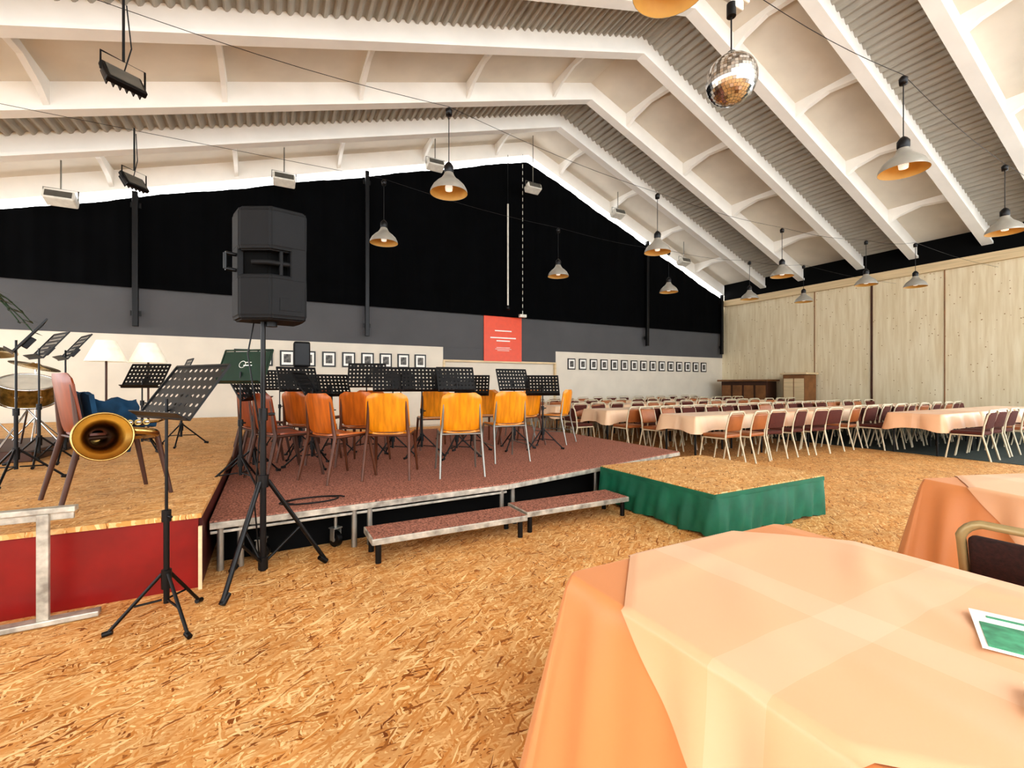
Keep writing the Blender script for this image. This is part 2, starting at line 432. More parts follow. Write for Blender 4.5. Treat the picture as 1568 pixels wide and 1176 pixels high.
def step(name, x0, x1, y0, y1, zt):
    b = MB(name)
    b.box(((x0+x1)/2, (y0+y1)/2, zt-.015), (x1-x0, y1-y0, .03), M_carpet)
    for (cx, cy, sx, sy) in [((x0+x1)/2, y0, x1-x0+.02, .025), ((x0+x1)/2, y1, x1-x0+.02, .025), (x0, (y0+y1)/2, .025, y1-y0), (x1, (y0+y1)/2, .025, y1-y0)]:
        b.box((cx, cy, zt-.025), (sx, sy, .045), M_alu_p, .004)
    for x in (x0+.04, x1-.04):
        for y in (y0+.03, y1-.03): b.tube([(x, y, 0), (x, y, zt-.04)], .022, M_blk, 8)
    return b.obj()
step('stage_step', .66, 1.92, 3.34, 3.66, .19)
step('stage_step', 1.98, 3.12, 3.42, 3.76, .19)
b = MB('caster_wheel')
b.tube([(-.02, 0, .06), (.02, 0, .06)], .06, M_blk, 20); b.tube([(-.025, 0, .06), (.025, 0, .06)], .02, M_alu, 10)
b.box((-.032, 0, .1), (.006, .05, .1), M_alu, .002); b.box((.032, 0, .1), (.006, .05, .1), M_alu, .002); b.box((0, 0, .15), (.08, .07, .01), M_alu, .002)
b.tube([(0, 0, .15), (0, 0, .28)], .014, M_alu, 8)
cw_ = b.mesh(); inst(cw_, 'caster_wheel', (.47, 3.88, 0), 30); inst(cw_, 'caster_wheel', (-.05, 3.86, 0), 70)

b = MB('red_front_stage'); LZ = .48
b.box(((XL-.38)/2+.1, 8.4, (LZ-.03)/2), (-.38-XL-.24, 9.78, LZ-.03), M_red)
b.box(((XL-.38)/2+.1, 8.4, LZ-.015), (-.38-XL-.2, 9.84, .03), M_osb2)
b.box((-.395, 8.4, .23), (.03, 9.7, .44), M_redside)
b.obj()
b = MB('trim_20'); b.box((-.385, 3.475, .2), (.02, .02, .4), M_pinetrim); b.obj()

# green podium
b = MB('green_skirted_podium')
PZ = .38; x0, x1, y0, y1 = 3.28, 4.9, 2.55, 4.02
b.box(((x0+x1)/2, (y0+y1)/2, PZ-.0), (x1-x0, y1-y0, .012), M_osb2); b.box(((x0+x1)/2, (y0+y1)/2, PZ-.03), (x1-x0-.02, y1-y0-.02, .05), M_wood_md)
def pl(a, c, n):
    return [(a[0]+(c[0]-a[0])*i/n, a[1]+(c[1]-a[1])*i/n) for i in range(n)]
cs = [(x0, y0), (x1, y0), (x1, y1), (x0, y1)]; ns = [(0, -1), (1, 0), (0, 1), (-1, 0)]
pts = []
for i in range(4):
    for (k2, p) in enumerate(pl(cs[i], cs[(i+1) % 4], 60)): pts.append((p, ns[i], k2/60))
rings = 8; vs = []
for j in range(rings+1):
    t = j/rings
    for i, (p, nn, s_) in enumerate(pts):
        o = .012+.025*t*(1+math.sin(i*.45+2*math.sin(i*.11)))*(.5+.5*math.sin(t*3))+.014*math.sin(i*1.1+t*4)*t
        vs.append((p[0]+nn[0]*o, p[1]+nn[1]*o, PZ-.01-t*(PZ-.025)+(.012*math.sin(i*.3) if j == rings else 0)))
n = len(pts); fs = [[j*n+i, (j+1)*n+i, (j+1)*n+(i+1) % n, j*n+(i+1) % n] for j in range(rings) for i in range(n)]
b.add(vs, fs, M_greencloth, True)
for i in range(4): rail(cs[i], cs[(i+1) % 4], PZ-.025, .04, .03, M_greencloth)
b.obj()

# ------------------------------------------------------------ chairs
def rr(w, h, rad):
    def g(u, v):
        vv = v*h/2; d = abs(vv)-(h/2-rad)
        ins = rad-math.sqrt(max(0, rad*rad-d*d)) if d > 0 else 0
        return u*(w/2-ins), vv
    return g
def ply_chair(name, wood, leg, lr=.012):
    b = MB(name)
    g = rr(.42, .38, .07)
    def back(u, v):
        x, z = g(u, v); return (x*(1-.04*v), -.2+.035*(u*u)-.06*(v+1)*.5-.02, .66+z)
    b.slab(lambda u, v: back(-u, v), 12, 12, .012, wood)
    g2 = rr(.42, .42, .06)
    def seat(u, v):
        x, y = g2(u, v); return (x, .02+y, .455-.012*(1-u*u)-(.03*max(0, v-.6)/.4)**1)
    b.slab(seat, 12, 12, .016, wood)
    for sx in (-1, 1):
        b.tube([(sx*.225, -.3, .0), (sx*.205, -.2, .43), (sx*.195, -.21, .5), (sx*.18, -.235, .78)], lr, leg, 8, radii=[lr*.8, lr*1.15, lr*1.1, lr*.8])
        b.tube([(sx*.225, .28, .0), (sx*.2, .2, .44)], lr, leg, 8, radii=[lr*.8, lr*1.15])
        b.tube([(sx*.2, .2, .44), (sx*.205, -.2, .43)], lr*.9, leg, 8)
        if lr < .014: b.tube([(sx*.215, -.24, .2), (sx*.21, .225, .2)], .008, leg, 6)
    b.tube([(-.2, .2, .43), (.2, .2, .43)], .01, leg, 8); b.tube([(-.2, -.2, .43), (.2, -.2, .43)], .01, leg, 8)
    return b.mesh()
ply_o = ply_chair('wooden_orchestra_chair', M_orange, M_steel)
ply_w = ply_chair('wooden_orchestra_chair', M_orange, M_woodleg, .016)
ply_m = ply_chair('wooden_orchestra_chair', M_orange2, M_woodleg, .016)
ply_r = ply_chair('wooden_orchestra_chair', M_redwood, M_wood_dk, .017)
def chair(me, x, y, hd, z=SZ, name='wooden_orchestra_chair'): return inst(me, name, (x, y, z), hd-90)
for (x, y, h, me) in [(1.78, 4.53, 76, ply_o), (1.12, 4.74, 66, ply_w), (2.6, 5.08, 84, ply_o), (4.05, 6.15, 125, ply_o), (.62, 4.85, 30, ply_m), (.15, 5.2, 25, ply_r),
                      (-.03, 5.95, 20, ply_r), (-.08, 6.8, 15, ply_r), (2.15, 6.5, 80, ply_w), (3.0, 6.65, 84, ply_w), (1.35, 6.9, 70, ply_m), (3.8, 7.0, 130, ply_o), (.75, 7.4, 60, ply_r), (3.45, 6.15, 110, ply_w), (.45, 6.1, 40, ply_m), (1.0, 5.6, 60, ply_m)]:
    chair(me, x, y, h)
def banquet_chair(pad, t, wood=False):
    b = MB('banquet_chair'); w = .21
    arch = [(-w, -.3, 0), (-w, -.2, .42), (-w, -.22, .6), (-w, -.265, .78)]
    for i in range(1, 6):
        a = pi-i*pi/2/6; arch.append((-w+.07+.07*math.cos(a), -.265-.015, .78+.07*math.sin(a)))
    arch2 = [(-x, y, z) for (x, y, z) in arch[::-1]]
    b.tube(arch+arch2, .014, t, 8)
    for sx in (-1, 1):
        b.tube([(sx*w, .27, 0), (sx*w, .2, .42), (sx*w, -.2, .42)], .014, t, 8)
    b.tube([(-w, .2, .42), (w, .2, .42)], .012, t, 8)
    b.box((0, 0, .455), (.42, .42, .06), pad, .02, seg=3)
    b.box((0, -.235, .67), (.39, .045, .27), pad, .018, rot=(.2, 0, 0), seg=3)
    return b.mesh()
bch = banquet_chair(M_maroon, M_creamtube); bch2 = banquet_chair(M_brownback, M_creamtube); bch3 = banquet_chair(M_maroon_dk, M_tan)

# ------------------------------------------------------------ tablecloths
def fold(X, Y):
    z = 0
    for (px, py, ang, wd, ht, ln) in [(.3, .12, 25, .045, .007, .3), (.05, -.22, 62, .05, .008, .3), (.38, -.2, 100, .045, .006, .25), (-.22, .12, 48, .06, .005, .35), (.0, .38, 5, .05, .004, .45), (-.3, -.3, 80, .045, .005, .25)]:
        a = math.radians(ang); dx, dy = X-px, Y-py
        s_ = dx*math.cos(a)+dy*math.sin(a); t_ = -dx*math.sin(a)+dy*math.cos(a)+.2*s_*s_
        z += ht*math.exp(-(t_/wd)**2)*math.exp(-(s_/ln)**2)
    return z
def table(name, w, l, drop, m, flare=.05, amp=.02, fine=1, corner=.06, h=.75, fall=0, over=0, mo=None):
    b = MB(name)
    rad = .03; hw, hl = w/2, l/2
    pts = []
    def seg_(p, q, n, nx, ny):
        for i in range(n): pts.append((p[0]+(q[0]-p[0])*i/n, p[1]+(q[1]-p[1])*i/n, nx, ny))
    def arc_(cx, cy, a0, n):
        for i in range(n):
            a = a0+pi/2*i/n; pts.append((cx+rad*math.cos(a), cy+rad*math.sin(a), math.cos(a), math.sin(a)))
    ne = 14*fine
    seg_((-hw+rad, -hl), (hw-rad, -hl), ne, 0, -1); arc_(hw-rad, -hl+rad, -pi/2, 5*fine)
    seg_((hw, -hl+rad), (hw, hl-rad), ne, 1, 0); arc_(hw-rad, hl-rad, 0, 5*fine)
    seg_((hw-rad, hl), (-hw+rad, hl), ne, 0, 1); arc_(-hw+rad, hl-rad, pi/2, 5*fine)
    seg_((-hw, hl-rad), (-hw, -hl+rad), ne, -1, 0); arc_(-hw+rad, -hl+rad, pi, 5*fine)
    def wave(al, nx, ny): return math.sin(al*11+nx*2+ny*3)+.5*math.sin(al*23+1+nx)+.35*math.sin(al*41+ny)
    n = len(pts); vs = []; R = 0
    tops = [0.02, .3, .6, .85, .97, 1.0] if fine == 1 else [0.02]+[i/60 for i in range(2, 60)]+[.99, 1.0]
    for s_ in tops:
        for (x, y, nx, ny) in pts:
            X, Y = x*s_, y*s_
            zz = h+.003
            if fine > 1: zz += fold(X, Y)*min(1, (1-s_)*10)
            vs.append((X, Y, zz-(.003 if s_ == 1 else 0)))
        R += 1
    J = 6*fine
    def skirt(x, y, nx, ny, dr_, ex=0):
        t = dr_/drop
        dc = min(abs(hw-abs(x)), hw*2)+min(abs(hl-abs(y)), hl*2)
        cw = math.exp(-(dc/.16)**2)
        al = x*abs(ny)+y*abs(nx)
        tt = t/(t+.25)*1.25
        return .008+ex+flare*t+amp*tt*wave(al+.04*t, nx, ny)*(1-cw*.8)+corner*cw*t, cw
    for j in range(1, J+1):
        t = j/J
        for i, (x, y, nx, ny) in enumerate(pts):
            o, cw = skirt(x, y, nx, ny, drop*t)
            vs.append((x+nx*o, y+ny*o, h-.004-drop*(1+.18*cw*fall)*t))
        R += 1
    fs = [[j*n+i, j*n+(i+1) % n, (j+1)*n+(i+1) % n, (j+1)*n+i] for j in range(R-1) for i in range(n)]
    fs.append(list(range(n))[::-1])
    b.add(vs, [f[::-1] for f in fs], m, True)
    if over:
        G = 140; vs = []
        for j in range(G+1):
            for i in range(G+1):
                a = (-1+2*i/G)*over/1.41421; c = (-1+2*j/G)*over/1.41421
                U = (a-c)/1.41421; V = (a+c)/1.41421
                x = max(-hw, min(hw, U)); y = max(-hl, min(hl, V)); dr = (abs(U)-abs(x))+(abs(V)-abs(y))
                if dr <= 1e-6:
                    e = min(1, (1-max(abs(x)/hw, abs(y)/hl))*10)
                    ed = min(1, (1-max(abs(a), abs(c))/(over/1.41421))*25)
                    vs.append((x, y, h+.007+.006*ed+fold(x, y)*e))
                else:
                    nx = (1 if U > hw else -1 if U < -hw else 0); ny = (1 if V > hl else -1 if V < -hl else 0)
                    o, cw = skirt(x, y, nx, ny, dr, .006)
                    vs.append((x+nx*o, y+ny*o, h+.008-dr))
        W = G+1
        b.add(vs, [[j*W+i, j*W+i+1, (j+1)*W+i+1, (j+1)*W+i] for j in range(G) for i in range(G)], mo, True)
    b.box((0, 0, h-.02), (w-.02, l-.02, .025), M_wood_md)
    for sx in (-1, 1):
        for sy in (-1, 1): b.tube([(sx*(hw-.08), sy*(hl-.08), 0), (sx*(hw-.08), sy*(hl-.08), h-.03)], .018, M_blk, 8)
    return b.mesh()
tA = table('draped_banquet_table', 1.7, .8, .24, M_peach2, corner=.03, fall=1.2)
tB = table('draped_banquet_table', 1.7, .8, .26, M_peach1, corner=.03, fall=1.2)
random.seed(3)
rows = [(3.9, 11.3, 3), (5.7, 7.2, 6), (7.75, 7.0, 6), (9.65, 7.0, 6), (11.5, 7.0, 6)]
for (y, xs, nt_) in rows:
    for i in range(nt_):
        x = xs+1.82*i
        if x+.85 > XR-.95: continue
        zc = .008 if x > 10.4 else 0
        inst(tB if random.random() < .3 else tA, 'draped_banquet_table', (x, y, zc), 0)
        for kx in (-.57, 0, .57):
            me = bch if random.random() < .6 else bch2
            inst(me, 'banquet_chair', (x+kx, y-.68+random.uniform(-.05, .03), zc), random.uniform(-6, 6))
            inst(me, 'banquet_chair', (x+kx, y+.68+random.uniform(-.03, .05), zc), 180+random.uniform(-6, 6))
inst(bch, 'banquet_chair', (5.7, 7.7, 0), -90)

# foreground tables
t1 = table('draped_dining_table', 1.0, 1.0, .66, M_peach, flare=.07, amp=.022, fine=4, corner=.09, over=.76, mo=M_peach1)
inst(t1, 'draped_dining_table', (1.265, .59, 0))
t2 = table('draped_dining_table', 1.05, 1.0, .62, M_peach, flare=.06, amp=.03, fine=3, corner=.08, over=.78, mo=M_peach1)
inst(t2, 'draped_dining_table', (3.66, .56, 0), -20)
inst(bch3, 'banquet_chair', (2.3, .42, 0), -90)
b = MB('green_menu_leaflet')
P1 = Vector((1.447, .436)); P2 = Vector((1.257, .358)); e = (P2-P1).normalized(); q = Vector((-e.y, e.x))
ang = math.atan2(e.y, e.x)
c = (P1+P2)/2+q*.075
b.box((0, 0, .0), (.205, .15, .002), M_paper); b.box((.03, 0.0, .0016), (.125, .13, .0012), M_printgreen); b.box((-.07, 0.0, .0016), (.01, .1, .0012), M_printgreen)
b.obj((c.x, c.y, .774), math.degrees(ang))
b = MB('folded_white_card'); b.box((0, 0, 0), (.1, .06, .002), M_paper, rot=(.06, 0, 0)); b.box((0, .0, .004), (.1, .06, .002), M_paper, rot=(-.06, 0, 0)); b.obj((1.13, .235, .775), 20)

# ------------------------------------------------------------ music stands
def perf_panel(b, w, h, m, nx=10, ny=6, M=None, r=.011):
    cx, cy = w/nx, h/ny
    vs = []; fs = []
    for i in range(nx):
        for j in range(ny):
            ox, oy = -w/2+cx*(i+.5), cy*(j+.5); o = len(vs)
            sq = [(1, 0), (1, 1), (0, 1), (-1, 1), (-1, 0), (-1, -1), (0, -1), (1, -1)]
            for (a, c) in sq: vs.append((ox+a*cx/2, 0, oy+c*cy/2))
            for k in range(8):
                an = k*pi/4; vs.append((ox+r*math.cos(an), 0, oy+r*math.sin(an)))
            for k in range(8): fs.append([o+k, o+(k+1) % 8, o+8+(k+1) % 8, o+8+k])
    b.add(vs, fs, m, False, M)
def music_stand(name, hgt=.85, pm=None, solid=False, foot=.3, fa=100, tilt=22, pw=.48, ph=.32):
    b = MB(name)
    pm = pm or M_blk
    Mx = Matrix.Translation((0, 0, hgt)) @ Euler((math.radians(-tilt), 0, 0)).to_matrix().to_4x4()
    if solid:
        b.box((0, 0, ph/2), (pw-.02, .006, ph-.02), pm, M=Mx)
        b.lathe([(.03, 0), (.035, 0)], M_paper, 16, Mx@Matrix.Translation((-.02, -.005, .18))@Euler((pi/2, 0, 0)).to_matrix().to_4x4())
        b.box((.04, -.005, .17), (.09, .002, .008), M_paper, M=Mx); b.box((.04, -.005, .2), (.06, .002, .006), M_paper, M=Mx)
    else: perf_panel(b, pw, ph, pm, M=Mx)
    b.box((0, .0, ph+.005), (pw+.01, .012, .012), pm, M=Mx); b.box((0, -.0, -.0), (pw+.01, .012, .012), pm, M=Mx)
    b.box((pw/2+.003, 0, ph/2), (.01, .012, ph+.01), pm, M=Mx); b.box((-pw/2-.003, 0, ph/2), (.01, .012, ph+.01), pm, M=Mx)
    b.box((0, -.03, 0), (pw-.02, .06, .006), pm, M=Mx)
    b.box((0, .03, .12), (.05, .04, .1), M_blk, .005, M=Mx)
    b.tube([(0, .02, hgt+.1), (0, .02, .55)], .008, M_blk, 8); b.tube([(0, .02, .62), (0, .02, .12)], .014, M_blk, 10)
    b.tube([(0, .02, .56), (0, .02, .62)], .022, M_blk, 10); b.tube([(0, .02, .2), (0, .02, .3)], .024, M_blk, 10)
    b.tube([(.02, .02, .59), (.05, .02, .59)], .008, M_blk, 6)
    for k in range(3):
        a = math.radians(fa+120*k); f = (foot*math.cos(a), .02+foot*math.sin(a), .012)
        b.tube([(.02*math.cos(a), .02+.02*math.sin(a), .28), f], .009, M_blk, 8)
        b.tube([(.02*math.cos(a), .02+.02*math.sin(a), .14), ((f[0])*.55, .02+(f[1]-.02)*.55, .13)], .006, M_blk, 6)
        b.tube([(f[0]*.9, .02+(f[1]-.02)*.9, .022), (f[0]*1.06, .02+(f[1]-.02)*1.06, .014)], .014, M_blk, 8)
    return b.mesh()
ms = music_stand('music_stand'); ms_b = music_stand('music_stand', .78, tilt=30); ms_c = music_stand('music_stand', .9, tilt=15)
ms_tall = music_stand('music_stand', 1.12, foot=.25, fa=237, tilt=35, pw=.54, ph=.34)
ms_mid = music_stand('music_stand', 1.08, tilt=35)
ms_green = music_stand('music_stand', .95, M_greenfolder, True, pw=.5)
inst(ms_tall, 'music_stand', (-.505, 3.03, 0), -57)
inst(ms_green, 'music_stand', (-.24, 4.75, SZ), -40)
for (x, y, a, me) in [(.35, 6.39, 20, ms), (.75, 6.5, 10, ms_b), (1.15, 6.3, -20, ms_c), (1.4, 5.85, -5, ms), (1.75, 5.75, -10, ms), (2.12, 5.45, -5, ms), (2.55, 6.0, -30, ms_b), (3.12, 5.75, 0, ms), (3.5, 5.6, -25, ms_b), (1.9, 7.4, 0, ms), (2.75, 7.6, 0, ms), (-.12, 5.3, 60, ms_b), (.15, 8, 10, ms), (.45, 5.6, 70, ms_b)]:
    inst(me, 'music_stand', (x, y, SZ), a)
for (x, y, a, me) in [(-1.85, 5.2, -70, ms_mid), (-2.07, 6.3, -60, ms_mid), (-1.93, 6.5, -65, ms_mid), (-1.37, 6.97, -30, ms_b), (-1.05, 7.4, -75, ms)]:
    inst(me, 'music_stand', (x, y, LZ), a)

# ------------------------------------------------------------ speaker on tripod
b = MB('loudspeaker_on_tripod')
cx, cy = -.035, 3.42
feet = [(-.243, 3.13), (.367, 3.545), (-.23, 3.66)]
b.tube([(cx, cy, .07), (cx, cy, 1.1)], .019, M_blk, 12); b.tube([(cx, cy, 1.0), (cx, cy, 1.74)], .015, M_blk, 12)
b.tube([(cx, cy, .62), (cx, cy, .7)], .034, M_blk, 12); b.tube([(cx, cy, 1.06), (cx, cy, 1.14)], .028, M_blk, 12); b.tube([(cx, cy, .08), (cx, cy, .16)], .03, M_blk, 12)
b.tube([(cx+.03, cy, 1.1), (cx+.07, cy, 1.1)], .01, M_blk, 8)
for (fx, fy) in feet:
    d = Vector((fx-cx, fy-cy)); u = d.normalized()
    b.tube([(cx+u.x*.03, cy+u.y*.03, .66), (fx, fy, .015)], .014, M_blk, 8)
    mid = Vector((cx+d.x*.55, cy+d.y*.55))
    b.tube([(cx+u.x*.02, cy+u.y*.02, .13), (mid.x, mid.y, .66-.645*.55)], .009, M_blk, 8)
    b.tube([(fx-u.x*.05, fy-u.y*.05, .06), (fx, fy, .015)], .02, M_blk, 8)
Ms = Matrix.Translation((cx+.05, cy, 1.71)) @ Euler((0, 0, math.radians(14))).to_matrix().to_4x4()
def plan(z0, z1, m, s_=1, pts_=None, bev=.012, e=.03):
    bm = bmesh.new(); lv = []
    pp = pts_
    for z, sc_ in ((z0, s_), (z0+e, 1), (z1-e, 1), (z1, s_)):
        lv.append([bm.verts.new((x*sc_, y*sc_, z)) for x, y in pp])
    n_ = len(pp)
    for a, c in zip(lv[:-1], lv[1:]):
        for i in range(n_): bm.faces.new([a[i], a[(i+1) % n_], c[(i+1) % n_], c[i]])
    bm.faces.new(lv[0][::-1]); bm.faces.new(lv[-1])
    bmesh.ops.bevel(bm, geom=bm.edges[:], offset=bev, segments=3, affect='EDGES')
    bm.verts.index_update()
    b.add([v.co.copy() for v in bm.verts], [[v.index for v in f.verts] for f in bm.faces], m, False, Ms); bm.free()
full = [(-.2, .16), (-.2, -.03), (-.05, -.17), (.17, -.17), (.2, .0), (.2, .16)]
waist = [(-.17, .15), (-.17, .02), (-.04, -.09), (.1, -.09), (.17, -.08), (.17, .15)]
cheek = [(.07, -.168), (.168, -.168), (.198, .0), (.198, .16), (.07, .16)]
strip = [(-.198, .16), (-.198, .0), (-.165, -.0), (-.165, .16)]
plan(0, .29, M_blkplastic, .95, full, e=.02); plan(.44, .72, M_blkplastic, .95, full, e=.02); plan(.24, .5, M_voidshade, 1, waist)  # recess core is near-black: the shade behind the handle put into colour
plan(.22, .52, M_blkplastic, 1, cheek, .006); plan(.2, .54, M_blkplastic, 1, strip, .004)
b.tube([(-.13, -.07, .365), (-.05, -.135, .365), (.08, -.14, .365)], .017, M_blkplastic, 10, M=Ms)
b.box((.02, -.14, .365), (.02, .03, .16), M_blkplastic, .006, M=Ms)
b.box((.0, .165, .365), (.37, .012, .68), M_blk, .005, M=Ms)
b.box((.07, -.171, .1), (.13, .004, .08), M_blkplastic, .001, M=Ms)
for z_ in (.32, .42): b.tube([(-.2, .04, z_), (-.26, .03, z_)], .012, M_blk, 8, M=Ms)
b.tube([(-.26, .03, .32), (-.26, .03, .42)], .012, M_blk, 8, M=Ms)
b.tube([(0, 0, -.03), (0, 0, .01)], .035, M_blk, 12, M=Ms)
b.tube([(cx-.05, cy+.1, 1.75), (cx-.09, cy+.06, 1.5), (cx-.02, cy+.03, 1.0), (cx-.05, cy+.04, .5), (cx-.02, cy+.06, .1)], .005, M_blk, 6)
b.obj()

# ------------------------------------------------------------ pendants
def pendant():
    b = MB('pendant_lamp')
    b.lathe([(.215, 0), (.21, .03), (.18, .085), (.135, .13), (.09, .165), (.065, .2), (.05, .235)], M_shadewhite, 32)
    b.lathe([(.213, .001), (.206, .03), (.176, .083), (.13, .127), (.085, .16), (.0, .17)], M_shadein, 32)
    b.lathe([(.045, .23), (.055, .25), (.055, .31), (.035, .34), (.012, .36), (0, .36)], M_blk, 16)
    b.lathe([(0, .02), (.04, .03), (.045, .07), (.025, .13), (.02, .17)], M_bulb, 12)
    b.tube([(0, 0, .35), (0, 0, .93)], .005, M_blk, 6)
    b.lathe([(0, .9), (.035, .9), (.04, .96), (.02, .985), (0, .985)], M_blk, 12)
    return b.mesh()
pm_ = pendant()
lamps = [(1.83, 4.97), (1.58, 7.2), (5.22, 7.76), (5.73, 5.56), (8.45, 7.84), (5.79, 2.24), (9.43, 2.45), (9.26, 5.6), (11.7, 5.2), (12.9, 4.77), (11.0, 7.5), (12.65, 7.07), (2.06, 1.9),
         (-1.8, -1.5), (2.0, -1.5), (5.8, -1.5), (9.4, -1.5), (-5.5, 5.2), (-5.5, 1.9), (-1.8, 1.9), (13.1, 2.2), (13.1, -1.5)]
for i, (x, y) in enumerate(lamps):
    inst(pm_, 'pendant_lamp', (x, y, 3.5 if i != 12 else 3.6))
b = MB('lamp_suspension_cable')
for (ys) in [((XL+.2, 7.2), (1.58, 7.2), (5.22, 7.76), (8.45, 7.84), (11, 7.5), (12.65, 7.07), (XR-.2, 7)),
             ((XL+.2, 5.0), (-1.25, 4.97), (1.83, 4.97), (5.73, 5.56), (9.26, 5.6), (11.7, 5.2), (12.9, 4.77), (XR-.2, 4.7)),
             ((XL+.2, 1.9), (-1.8, 1.9), (2.06, 1.9), (3.24, 2.35), (5.79, 2.24), (9.43, 2.45), (XR-.2, 2.3)), ((XL+.2, -1.5), (XR-.2, -1.5))]:
    for (p, q) in zip(ys[:-1], ys[1:]):
        pts = []
        for i in range(9):
            t = i/8; pts.append((p[0]+(q[0]-p[0])*t, p[1]+(q[1]-p[1])*t, 4.5-.06*math.sin(pi*t)))
        b.tube(pts, .003, M_blk, 5)
b.obj()
# disco ball
b = MB('disco_ball')
R = .19; NL = 24; NM = 46
for j in range(NL):
    t0 = pi*j/NL; t1_ = pi*(j+1)/NL; tm = (t0+t1_)/2
    nm = max(6, int(NM*math.sin(tm)))
    for i in range(nm):
        a0 = 2*pi*i/nm; a1 = 2*pi*(i+.92)/nm; tt1 = t0+(t1_-t0)*.93
        def P_(t, a): return Vector((R*math.sin(t)*math.cos(a), R*math.sin(t)*math.sin(a), R*math.cos(t)))
        b.add([P_(t0, a0), P_(tt1, a0), P_(tt1, a1), P_(t0, a1)], [[0, 1, 2, 3]], M_chrome)
b.lathe([(R*.97*math.sin(pi*k_/16), R*.97*math.cos(pi*k_/16)) for k_ in range(17)][::-1], M_steel, 24)
b.tube([(0, 0, .18), (0, 0, .56)], .006, M_blk, 6); b.lathe([(0, .18), (.03, .18), (.03, .22), (0, .22)], M_steel, 12)
b.tube([(0, 0, .5), (.0, 0, .6)], .035, M_blk, 12); b.box((0, 0, .67), (.34, .09, .05), M_hull, .01); b.box((.05, 0, .6), (.1, .08, .08), M_hull, .01)
b.obj((3.22, 2.35, 3.7))
# floodlights
def flood_black(name):
    b = MB(name)
    R_ = Euler((math.radians(-35), 0, 0)).to_matrix().to_4x4()
    b.box((0, 0, 0), (.27, .05, .2), M_blk, .01, M=R_); b.box((0, -.028, 0), (.22, .006, .15), M_glass, M=R_)
    for i in range(6): b.box((-.11+.044*i, .04, 0), (.006, .04, .16), M_blk, M=R_)
    b.tube([(-.145, 0, 0), (-.145, .0, .14), (.145, 0, .14), (.145, 0, 0)], .008, M_blk, 6)
    b.tube([(0, 0, .14), (0, 0, .66)], .01, M_blk, 6)
    b.tube([(0, .03, .0), (.07, .04, .3), (.02, .0, .6)], .005, M_blk, 6)
    return b.mesh()
fb = flood_black('black_floodlight')
inst(fb, 'black_floodlight', (-1.02, 4.64, 3.72), 35); inst(fb, 'black_floodlight', (-1.45, 7.06, 3.76), 50)
def flood_white(name, drop):
    b = MB(name)
    R_ = Euler((math.radians(-20), 0, 0)).to_matrix().to_4x4()
    b.box((0, 0, 0), (.5, .3, .2), M_hull, .03, M=R_); b.box((0, -.155, 0), (.42, .01, .14), M_glass, .003, M=R_)
    b.tube([(-.27, 0, 0), (-.27, 0, .2), (.27, 0, .2), (.27, 0, 0)], .012, M_steel, 6)
    b.tube([(0, 0, .2), (0, 0, drop)], .015, M_steel, 6)
    return b.mesh()
for (x, z) in [(-3.77, 5.1), (.33, 6.35), (4.22, 7.6), (11.04, 7.4), (14.4, 6.1)]:
    inst(flood_white('white_floodlight', rz_(x)-z+.4), 'white_floodlight', (x, 12.6, z))
inst(flood_white('white_floodlight', 1.7), 'white_floodlight', (7.5, 12.6, 7.6))

# ------------------------------------------------------------ left stage clutter
inst(ply_r, 'wooden_orchestra_chair', (-1.03, 4.33, LZ), -62, (1.1, 1.05, 1.05))
b = MB('blue_jacket')
b.slab(lambda u, v: (u*.19, v*.17, .03+.025*(1-u*u)*(1-v*v)+.008*math.sin(u*6+v*3)), 18, 18, .035, M_blue)
b.slab(lambda u, v: (-.16-.03*(v+1)*.5+.01*math.sin(u*4), u*.17, .05+.11*(v+1)+.01*math.sin(u*8)), 14, 14, .03, M_blue)
b.slab(lambda u, v: (.0+u*.15+.01*math.sin(v*5), .1+.02*math.sin(u*5)+.01*v, .12+.1*v+.015*math.sin(u*6)), 14, 14, .04, M_blue)
b.tube([(.05, .15, .07), (.1, .2, .04), (.12, .23, -.08), (.11, .24, -.2)], .04, M_blue, 12, radii=[.05, .05, .045, .04])
b.obj((-1.0, 4.37, LZ+.485), -62+90)
# brass horn
b = MB('euphonium')
bell = [(.15, 0), (.147, .006), (.118, .03), (.09, .07), (.07, .13), (.055, .22), (.045, .34), (.035, .46)]
b.lathe(bell, M_brass, 40); b.lathe([(r-.004, z+.002) for r, z in bell], M_brass, 40)
b.tube([(.15*math.cos(a*pi/20), .15*math.sin(a*pi/20), 0) for a in range(40)], .006, M_brass, 8, closed=True)
lp = [(0, 0, .46)]
for i in range(1, 13):
    a = i*pi/12; lp.append((-.14+.14*math.cos(a), 0, .46+.1*math.sin(a)))
lp += [(-.28, 0, .3), (-.28, 0, .14)]
for i in range(0, 13):
    a = -i*pi/12; lp.append((-.19-.09*math.cos(a), .05*i/12, .12+.08*math.sin(a)))
lp += [(-.1, .06, .25), (-.1, .07, .42)]
b.tube(lp, .03, M_brass, 14, radii=[.036-.018*i/len(lp) for i in range(len(lp))])
for i in range(3):
    b.tube([(-.15-.045*i, .085, .16), (-.15-.045*i, .085, .34)], .02, M_brass, 14); b.tube([(-.15-.045*i, .085, .12), (-.15-.045*i, .085, .16)], .006, M_chrome, 8)
    b.lathe([(0, .115), (.013, .115), (.013, .122), (0, .122)], M_chrome, 10, Matrix.Translation((-.15-.045*i, .085, 0)))
b.tube([(-.24, .085, .3), (-.33, .09, .3), (-.35, .1, .2), (-.3, .12, .1)], .009, M_brass, 10)
o = b.obj((-.93, 3.78, LZ+.485))
zl = Vector((-.35, 1, -.1)).normalized()
xl = Vector((-1, -.35, 0)).normalized()
xl = (xl-zl*xl.dot(zl)).normalized(); yl = zl.cross(xl)
o.rotation_euler = Matrix((xl, yl, zl)).transposed().to_euler()

